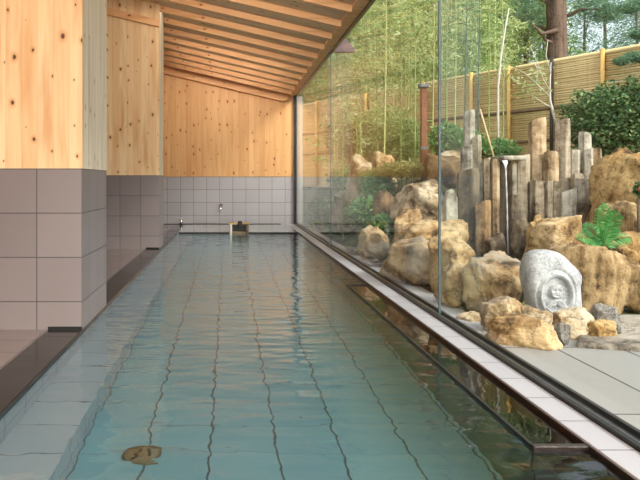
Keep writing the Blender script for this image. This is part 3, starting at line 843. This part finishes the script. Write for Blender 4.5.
# bamboo: culm with nodes + drooping leaf sprays
def make_bamboo(h, rad, nleaf, z0, mat_c, mat_l, seed, spread=.55, lean=.0, lsize=.13):
    rnd = random.Random(seed)
    root = thing('bamboo', (0, 0, 0), world=False)
    m = MB(); nseg = int(h / .32); pts = []; rr = []
    ph = rnd.uniform(0, 6.28)
    def axis(z):
        t = z / h; k = lean * h * t * t
        return Vector((math.cos(ph) * k + .03 * math.sin(z * .9 + seed), math.sin(ph) * k, z))
    for j in range(nseg + 1):
        z = h * j / nseg; r = rad * (1 - .65 * j / nseg)
        for dz, rk in ((-.012, 1), (0, 1.22), (.012, 1)):
            pts.append(axis(z) + Vector((0, 0, dz))); rr.append(r * rk)
    m.tube(pts, rr, 7)
    br = m; parts = []
    z = z0
    k = 0
    while z < h:
        for _ in range(2):
            an = rnd.uniform(0, 6.28); L = spread * rnd.uniform(.5, 1.2) * (1.1 - .5 * z / h)
            a = axis(z); d = Vector((math.cos(an), math.sin(an), .55))
            b = a + d * L * .6; e = b + Vector((math.cos(an) * .5, math.sin(an) * .5, -.05)) * L
            br.tube([a, b, e], [.006, .004, .002], 4)
            n = max(4, int(nleaf))
            cs = [b.lerp(e, t) for t in (0.1, .55, 1)]
            for q, c in enumerate(cs):
                parts.append(leaves(n, ell(c, (.16 * L / .5, .16 * L / .5, .13), .1), lsize, .17, seed * 997 + k)); k += 1
                for V, Fc in ():
                    pass
        z += rnd.uniform(.16, .30)
    br.build('culm', mat_c, root, True, uv=False)
    leaf_obj('foliage', parts, mat_l, root)
    return root
GB = [make_bamboo(7.2, .021, 11, 1.1, M['culm'], M['lf_bamboo'], 1, lean=.03),
      make_bamboo(7.8, .023, 12, .9, M['culm_y'], M['lf_bamboo'], 2, lean=.05),
      make_bamboo(6.8, .02, 12, .7, M['culm'], M['lf_bamboo_d'], 3, lean=.04),
      make_bamboo(7.0, .020, 12, .3, M['culm'], M['lf_bamboo'], 4, lean=.06, spread=.7)]
FBm = [make_bamboo(4.2, .015, 6, 2.0, M['culm_y'], M['lf_bamboo'], 11, lean=.012, spread=.4, lsize=.11),
      make_bamboo(3.7, .014, 6, 1.6, M['culm'], M['lf_bamboo'], 12, lean=.02, spread=.4, lsize=.11),
      make_bamboo(3.6, .016, 5, 2.2, M['culm_d'], M['lf_bamboo_d'], 13, lean=.012, spread=.4, lsize=.11),
      make_bamboo(5.6, .012, 8, .15, M['culm'], M['lf_bamboo'], 14, lean=.03, spread=.45, lsize=.11)]
KID = {o: kids(o) for o in GB + FBm}
used = set()
def put(proto, loc, rz, label, cat, group, s=1.0):
    if proto in used: o = copy_tree(proto, KID[proto])
    else: o = proto; used.add(proto)
    o.location = loc; o.rotation_euler = (0, 0, rz); o.scale = (s, s, s)
    tag(o, label, cat, group); return o
rnd = random.Random(21)
def fence_y(px): 
    s = fs_at(px); return FY + FD.y * s
# grove behind the fence, left and middle
n = 0
for px in np.arange(296, 502, 7.2):
    for row in range(2):
        d = max(fence_y(px + 0) + 1.0, 12) + row * 2.2 + rnd.uniform(0, 1.6)
        x = (px + rnd.uniform(-5, 5) - VX) / F * d
        k = rnd.choice((0, 1, 3, 0, 1)) if px < 430 else rnd.choice((0, 2, 2, 3, 1))
        put(GB[k], (x, d, .9), rnd.uniform(0, 6.28), 'leafy yellow green bamboo in the grove behind the fence', 'bamboo', 'bamboo grove behind the fence', rnd.uniform(.9, 1.15)); n += 1
# slender culms in front of the fence
fc = [(334,0,11.6),(343,1,11.0),(352,0,12.4),(361,1,11.5),(370,0,12.8),(377,1,11.9),(386,0,10.9),(394,0,12.2),(401,1,11.5),(409,0,12.6),(415,1,11.0),(434,0,11.6),(447,1,11.0),(456,0,11.9),(466,2,10.4),(478,2,10.9),(489,1,10.6),(503,1,10.3)] + [(338,3,11.6),(356,3,11.9),(374,3,13.2),(397,3,12.7),(404,3,12.0)  ,(412,3,12.3)]
for px, k, d in fc:
    x = max((px - VX) / F * d, 1.75)
    lab = {0: 'slender yellow green bamboo stem in front of the fence', 1: 'slender mid green bamboo stem in front of the fence', 2: 'slender dark green bamboo stem in front of the fence', 3: 'thin bamboo leafy down to the ground before the far stretch of fence'}[k]
    put(FBm[k], (x, d, gz(x, d) - .02), rnd.uniform(0, 6.28), lab, 'bamboo', {0: 'yellow green bamboo stems before the fence', 1: 'mid green bamboo stems before the fence', 2: 'dark green bamboo stems before the fence', 3: 'low leafy bamboos before the far fence'}[k])

# reeds and ground cover
def clump(name, label, cat, px, py, d, rx, rz, n, mat, size, aspect, seed, group=None, zbase=None, ry=None):
    c = P(px, py, d)
    if c.x - rx < 1.6: c.x = 1.6 + rx
    g_ = gz(c.x, d)
    t = thing(name, (c.x, d, g_), label, cat, group, world=False)
    z0 = c.z - g_
    leaf_obj('foliage', [leaves(n, ell((0, 0, z0), (rx, ry or rx * .8, rz), .15), size, aspect, seed)], mat, t)
    m = MB(); r_ = random.Random(seed)
    for _ in range(9):
        a, b = r_.uniform(-.6, .6) * rx, r_.uniform(-.5, .5) * rx
        m.tube([(0, 0, -.03), (a * .8, b * .8, max(.02, z0) * .6), (a, b, max(.04, z0 + rz * .4))], [.008, .006, .003], 5)
    m.build('stems', M['bark'], t, True, uv=False)
    return t
clump('reed_bush', 'dry brown green reeds behind the pale rocks at the far end', 'bush', 350, 138, 12.6, .55, .55, 2600, M['lf_reed'], .14, .12, 61)
clump('reed_bush', 'feathery yellow green bush behind the pointed pale ochre rock', 'bush', 385, 132, 12.2, .55, .55, 2600, M['lf_bamboo'], .13, .14, 62)
clump('reed_bush', 'feathery green bush left of the reddish post', 'bush', 408, 140, 12.0, .38, .42, 1800, M['lf_bamboo_d'], .13, .14, 63)
clump('green_shrub', 'low leafy green shrub behind the dark brown boulder', 'shrub', 447, 140, 10.6, .30, .28, 1300, M['lf_cover'], .09, .4, 65)
clump('green_shrub', 'leafy green shrub behind the thin tall pale column', 'shrub', 470, 146, 10.0, .28, .26, 1200, M['lf_cover'], .09, .4, 66)
clump('green_shrub', 'small green shrub behind the waterfall slab', 'shrub', 500, 150, 9.8, .30, .18, 1000, M['lf_cover'], .08, .4, 67)
clump('grass_mound', 'yellow green grassy mound left of the dark brown boulder', 'grass', 402, 170, 9.7, .42, .12, 2600, M['lf_moss'], .10, .10, 68)
clump('grass_mound', 'dry grass tuft in front of the pointed pale ochre rock', 'grass', 372, 176, 10.1, .25, .12, 1400, M['lf_moss'], .10, .10, 69)
clump('ground_cover', 'bright green ground cover left of the large pale tan boulder', 'ground cover', 377, 187, 9.9, .28, .22, 2200, M['lf_cover'], .06, .45, 70)
clump('ground_cover', 'green ground cover spreading beside the glass in the bank middle', 'ground cover', 362, 213, 9.3, .36, .24, 3000, M['lf_cover'], .06, .45, 71)
clump('ground_cover', 'green ground cover at the far end of the glass', 'ground cover', 335, 222, 11.6, .38, .28, 2600, M['lf_cover'], .06, .45, 72)
clump('ground_cover', 'green ground cover by the last stretch of the glass near the end wall', 'ground cover', 318, 214, 14.0, .38, .35, 2200, M['lf_cover'], .07, .45, 74)
clump('ground_cover', 'bright green ground cover at the foot of the dark brown rock on the left bank', 'ground cover', 385, 224, 8.6, .22, .14, 1500, M['lf_cover'], .055, .45, 78)
clump('ground_cover', 'tall green ground cover behind the low tan rock near the far end', 'ground cover', 352, 178, 11.6, .42, .2, 2400, M['lf_cover'], .065, .45, 79)
clump('topiary_shrub', 'big rounded dark green shrub at the right in front of the fence', 'shrub', 612, 122, 9.0, .66, .50, 9500, M['lf_shrub'], .06, .55, 73, ry=.55)
clump('topiary_shrub', 'dark green shrub at the right picture edge overlapping the rounded shrub', 'shrub', 655, 108, 8.8, .50, .50, 6000, M['lf_shrub'], .06, .55, 75)
clump('flower_plant', 'small plant with red flowers at the right edge beside the boulder', 'plant', 640, 190, 6.9, .07, .08, 260, M['lf_shrub'], .045, .5, 76)
leaf_obj('red_flowers', [leaves(30, ell((P(639, 0, 6.85).x, 6.78, P(0, 190, 6.85).z), (.05, .05, .06), .3), .035, .8, 77)], M['flower'], None)
fl_ = bpy.data.objects['red_flowers']; par = [o for o in bpy.data.objects if o.name.startswith('flower_plant')][0]
fl_.parent = par; fl_.matrix_parent_inverse = Matrix.Translation(-Vector(par.location))

# fern
c = P(603, 248, 5.9)
fe = thing('fern', (c.x, 5.9, c.z), 'bright green fern growing between the ochre rocks at the right', 'fern')
rnd = random.Random(3)
for (tx, ty, up) in ((577,238,.5),(583,226,.6),(592,246,.2),(603,203,.9),(596,213,.8),(618,212,.7),(630,238,.4),(614,226,.6),(609,208,.8),(588,246,.2)):
    tip = P(tx, ty, 5.85 + rnd.uniform(-.15, .2)); a = Vector((c.x, 5.9, c.z)); mid = (a + tip) / 2 + Vector((0, 0, .06 + .05 * up))
    NJ = 26
    m = MB(); pts = []
    for j in range(NJ):
        t = j / (NJ - 1); pts.append(a * (1 - t) ** 2 + mid * 2 * t * (1 - t) + tip * t * t)
    m.tube(pts, [.004 * (1 - .7 * j / NJ) for j in range(NJ)], 4)
    for j in range(2, NJ):
        tg = (pts[min(j + 1, NJ - 1)] - pts[j - 1]).normalized(); s_ = tg.cross(Vector((rnd.uniform(-.2, .2), -.7, .7))).normalized()
        L = .085 * math.sin(math.pi * (.15 + .83 * (j / NJ))) + .008
        for sg in (-1, 1):
            e = pts[j] + s_ * sg * L + tg * L * .45 + Vector((0, 0, -.012 * rnd.random())); wd = tg * .0065
            mm = (pts[j] + e) / 2
            m.add([pts[j], mm + wd, e, mm - wd], [(0, 1, 2, 3)])
    m.build('frond', M['lf_fern'], fe, uv=False)

# bare young tree and pale stems
bt = thing('bare_tree', P(550, 124, 9.3), 'thin bare young tree with pale branches behind the tall grey column', 'tree')
bt.location.z = .98
def pxs(l, d): return [P(x, y, d) for x, y in l]
b0 = P(560, 165, 9.3); b0.z = .95
btr = MB().tube([b0] + pxs([(557,128),(550,100),(550,84),(551,62)], 9.3), [.026,.021,.016,.010,.005], 8).build('trunk', M['bark_pale'], bt, True)
for l in ([(551,98),(536,83),(526,74),(516,68)], [(549,90),(541,74),(534,55),(530,46)], [(551,75),(546,55),(548,40)], [(536,83),(538,70),(533,60)], [(552,108),(540,101),(533,95)]):
    MB().tube(pxs(l, 9.3), [.009, .006, .004, .003][:len(l)], 6).build('branch', M['bark_pale'], btr, True)
leaf_obj('foliage', [leaves(160, ell(tuple(P(530, 78, 9.3)), (.35, .25, .35), .1), .06, .4, 81)], M['lf_bamboo'], None)
lf = [o for o in bpy.data.objects if o.name.startswith('foliage')and o.parent is None][0]; lf.parent = bt; lf.matrix_parent_inverse = Matrix.Translation(-Vector(bt.location))
ps = MB(); b0 = P(498.5, 150, 9.9); b0.z = .98
o = ps.tube([b0] + pxs([(498,120),(498,87),(501,55),(505,30),(509,8)], 9.9), [.019,.018,.017,.015,.012,.008], 8).build('pale_sapling', M['bark_pale'], None, True); tag(o, 'pale leaning sapling stem left of the tallest tan column', 'sapling')
b0 = P(496, 164, 9.2)
o = MB().tube([P(480, 109, 9.3), P(496, 165, 9.1)], [.012, .014], 6).build('plant_stake', M['stake'], None, True); tag(o, 'thin leaning dry stake behind the slim columns', 'stake')

# trees behind
def make_tree(h, tr, blobs, leaf_n, size, aspect, mat_l, mat_b, seed, limbs=True):
    root = thing('tree', (0, 0, 0), world=False)
    m = MB(); m.tube([(0, 0, -.1), (.04, 0, h * .3), (-.03, .03, h * .65), (0, 0, h)], [tr, tr * .85, tr * .6, tr * .2], 12)
    parts = []
    bm_ = m
    for i, (x, y_, z, rx, rz) in enumerate(blobs):
        parts.append(leaves(leaf_n, ell((x, y_, z), (rx, rx, rz), .2), size, aspect, seed * 100 + i))
        bm_.tube([(0, 0, max(.4, z - .5 * math.hypot(x, y_))), (x * .5, y_ * .5, z - .1), (x, y_, z)], [tr * .3, tr * .18, tr * .06], 6)
    bm_.build('trunk', mat_b, root, True, uv=False)
    leaf_obj('foliage', parts, mat_l, root)
    KID[root] = kids(root)
    return root
def blobs(seed, n, h0, h1, rad, rx, rz):
    r_ = random.Random(seed); L = []
    for i in range(n):
        t = i / (n - 1); a = r_.uniform(0, 6.28); q = rad * (1 - .5 * t) * r_.uniform(.4, 1)
        L.append((math.cos(a) * q, math.sin(a) * q, lerp(h0, h1, t), rx * r_.uniform(.7, 1.2), rz * r_.uniform(.7, 1.2)))
    return L
T1 = make_tree(8.5, .08, blobs(1, 22, .8, 8.2, 1.7, 1.0, .55), 600, .16, .12, M['lf_pine'], M['bark_pine'], 1)
T2 = make_tree(7.5, .07, blobs(2, 18, .8, 7.2, 1.5, .9, .5), 600, .15, .13, M['lf_pine'], M['bark'], 2)
T3 = make_tree(7.0, .08, blobs(3, 13, .8, 6.8, 1.2, .85, .6), 800, .13, .35, M['lf_bamboo_d'], M['bark'], 3)
# the big pine whose bare trunk shows
tp = thing('pine_tree', P(558, 58, 15.0), 'tall pine with a bare reddish trunk rising behind the fence', 'tree'); tp.location.z = .9
cx = P(558, 0, 15.).x
ptr = MB().tube([(cx + .05, 15, .8), (cx, 15, 3.), (cx - .05, 15, 5.2), (cx - .1, 15.1, 9)], [.25, .225, .20, .12], 16).build('trunk', M['bark_pine'], tp, True)
for l, d in (([(557,40),(535,22),(512,12)], 15.1), ([(558,20),(580,10),(606,8)], 15.2), ([(557,30),(541,34),(531,22)], 14.8), ([(559,45),(545,40),(538,28)], 14.9), ([(556,8),(536,-4),(520,-10)], 15)):
    MB().tube(pxs(l, d), [.05, .035, .015], 6).build('branch', M['bark_pine'], ptr, True)
pp = []
for i, (x, y_, r) in enumerate(((520,10,.55),(532,22,.35),(598,6,.6),(540,-12,.7),(578,-14,.7),(610,14,.4),(507,18,.4))):
    pp.append(leaves(900, ell(tuple(P(x, y_, 15.1)), (r, r * .8, r * .5), .1), .15, .10, 900 + i))
o = leaf_obj('foliage', pp, M['lf_pine'], tp); o.matrix_parent_inverse = Matrix.Translation(-Vector(tp.location))
rnd = random.Random(31)
tl = [(500,17.5,T3),(527,16.5,T3),(545,18.5,T1),(585,17.0,T2),(606,19.5,T1),(636,17.0,T1),(655,19,T2),(520,21,T1),(480,20,T3),(445,20,T1),(405,21,T3),(370,22,T3),(335,22.5,T3),(310,21,T3),(540,25,T2),(680,20,T1),(460,24,T1)]
for px, d, T in tl:
    x = (px - VX) / F * d
    if T is T3: lab, cat, gr = 'leafy light green tree behind the bamboo grove', 'tree', 'light green trees behind the grove'
    elif T is T1: lab, cat, gr = 'tall blue green conifer in the wood behind the fence', 'tree', 'tall conifers behind the fence'
    else: lab, cat, gr = 'shorter dark conifer in the wood behind the fence', 'tree', 'shorter conifers behind the fence'
    put(T, (x, d, .85), rnd.uniform(0, 6.28), lab, cat, gr, rnd.uniform(.9, 1.1) * (1 if px < 530 else .74 * d / 18))
# pine bough reaching in at right
gp = thing('garden_pine', P(690, 160, 9.2), 'pine reaching a bough into the top right corner before the fence', 'tree'); gp.location.z = .9
gtr = MB().tube([P(700, 190, 9.2), P(690, 120, 9.2), P(700, 60, 9.2), P(690, 20, 9.2)], [.09, .08, .06, .03], 10).build('trunk', M['bark_pine'], gp, True)
MB().tube([P(697, 75, 9.2), P(660, 62, 9.15), P(632, 60, 9.1), P(618, 62, 9.1)], [.035, .025, .015, .006], 6).build('bough', M['bark'], gtr, True)
MB().tube([P(696, 50, 9.2), P(660, 32, 9.15), P(636, 30, 9.1)], [.03, .02, .008], 6).build('bough', M['bark'], gtr, True)
pp = [leaves(900, ell(tuple(P(x, y_, 9.1)), (r, r * .8, r * .45), .1), .09, .10, 950 + i) for i, (x, y_, r) in enumerate(((622,61,.12),(636,57,.17),(652,58,.2),(640,34,.16),(655,30,.2),(670,52,.2),(630,8,.2),(645,2,.25)))]
o = leaf_obj('foliage', pp, M['lf_pine'], gp); o.matrix_parent_inverse = Matrix.Translation(-Vector(gp.location))

# ------------------------------------------------------------------ light
wd = bpy.data.worlds.new('sky'); sc.world = wd; wd.use_nodes = True
t = wd.node_tree; t.nodes.clear()
sky = t.nodes.new('ShaderNodeTexSky'); sky.sky_type = 'NISHITA'; sky.sun_disc = False
sky.sun_elevation = math.radians(48); sky.sun_rotation = math.radians(150); sky.air_density = 1.0; sky.dust_density = 3.0
mx = t.nodes.new('ShaderNodeMix'); mx.data_type = 'RGBA'; mx.inputs[0].default_value = .72
sk = t.nodes.new('ShaderNodeMix'); sk.data_type = 'RGBA'; sk.blend_type = 'MULTIPLY'; sk.inputs[0].default_value = 1
t.links.new(sky.outputs[0], sk.inputs[6]); sk.inputs[7].default_value = (.22, .22, .22, 1)
t.links.new(sk.outputs[2], mx.inputs[6]); mx.inputs[7].default_value = (.93, .97, 1.0, 1)
bg = t.nodes.new('ShaderNodeBackground'); bg.inputs[1].default_value = 1.55
t.links.new(mx.outputs[2], bg.inputs[0])
out = t.nodes.new('ShaderNodeOutputWorld'); t.links.new(bg.outputs[0], out.inputs[0])

sd = bpy.data.lights.new('sun', 'SUN'); sd.energy = 4.0; sd.angle = math.radians(18); sd.color = (1., .93, .82)
so = bpy.data.objects.new('sun', sd); COL.objects.link(so)
so.rotation_euler = Vector((-.56, .62, -.51)).to_track_quat('-Z', 'Y').to_euler(); so.location = (8, -6, 12)
# added warm fill lights behind the viewer, without fixtures, to brighten the hall
for i, (x, yy, e) in enumerate(((-1.2, -1.2, 95), (.4, -1.4, 85))):
    ad = bpy.data.lights.new('added_rear_fill', 'AREA'); ad.energy = e; ad.size = .9; ad.color = (1., .86, .68)
    ao = bpy.data.objects.new('added_rear_fill', ad); COL.objects.link(ao); ao.location = (x, yy, 2.5)
    ao.rotation_euler = Vector((0 - .1, 1.0, -.35)).to_track_quat('-Z', 'Y').to_euler()

# added unseen fill strips behind the rafters, brightening rafters and end wall
for yy, e in [(15.05 - .735 * k + .085, 7.5 if k < 6 else 4.5) for k in range(1, 15)]:
    ad = bpy.data.lights.new('added_strip_fill', 'AREA'); ad.shape = 'RECTANGLE'; ad.energy = e; ad.size = 2.2; ad.size_y = .05; ad.color = (1., .91, .78)
    ao = bpy.data.objects.new('added_strip_fill', ad); COL.objects.link(ao); ao.location = (.1, yy, ceil_z(.1) - .05)
    ao.rotation_euler = (math.radians(65), math.atan(SL) * 0, 0)
    d_ = Vector((0, .8, -.6)); q = d_.to_track_quat('-Z', 'Y'); ao.rotation_euler = (q.to_matrix() @ Euler((0, 0, 0)).to_matrix()).to_euler()
    ao.rotation_euler = (Matrix.Rotation(math.atan(SL), 3, 'Y') @ q.to_matrix()).to_euler()
# ------------------------------------------------------------------ camera, colour
cd = bpy.data.cameras.new('camera'); co = bpy.data.objects.new('camera', cd); COL.objects.link(co)
co.location = (0, 0, EYE); co.rotation_euler = (math.radians(90), 0, 0)
cd.sensor_width = 36; cd.lens = F / 640 * 36; cd.shift_x = (320 - VX) / 640; cd.shift_y = (VY - 240) / 640
cd.clip_start = .05; cd.clip_end = 200
sc.camera = co
vs_ = sc.view_settings; vs_.view_transform = 'Standard'; vs_.look = 'None'; vs_.gamma = 1; vs_.use_curve_mapping = False; vs_.exposure = .17
cy = sc.cycles
cy.max_bounces = 14; cy.transparent_max_bounces = 24; cy.transmission_bounces = 12; cy.diffuse_bounces = 5; cy.glossy_bounces = 6
cy.sample_clamp_indirect = 6; cy.caustics_refractive = True; cy.caustics_reflective = True; cy.blur_glossy = .5
cy.use_denoising = True
for o in bpy.data.objects:
    if 'world_built' in o: del o['world_built']
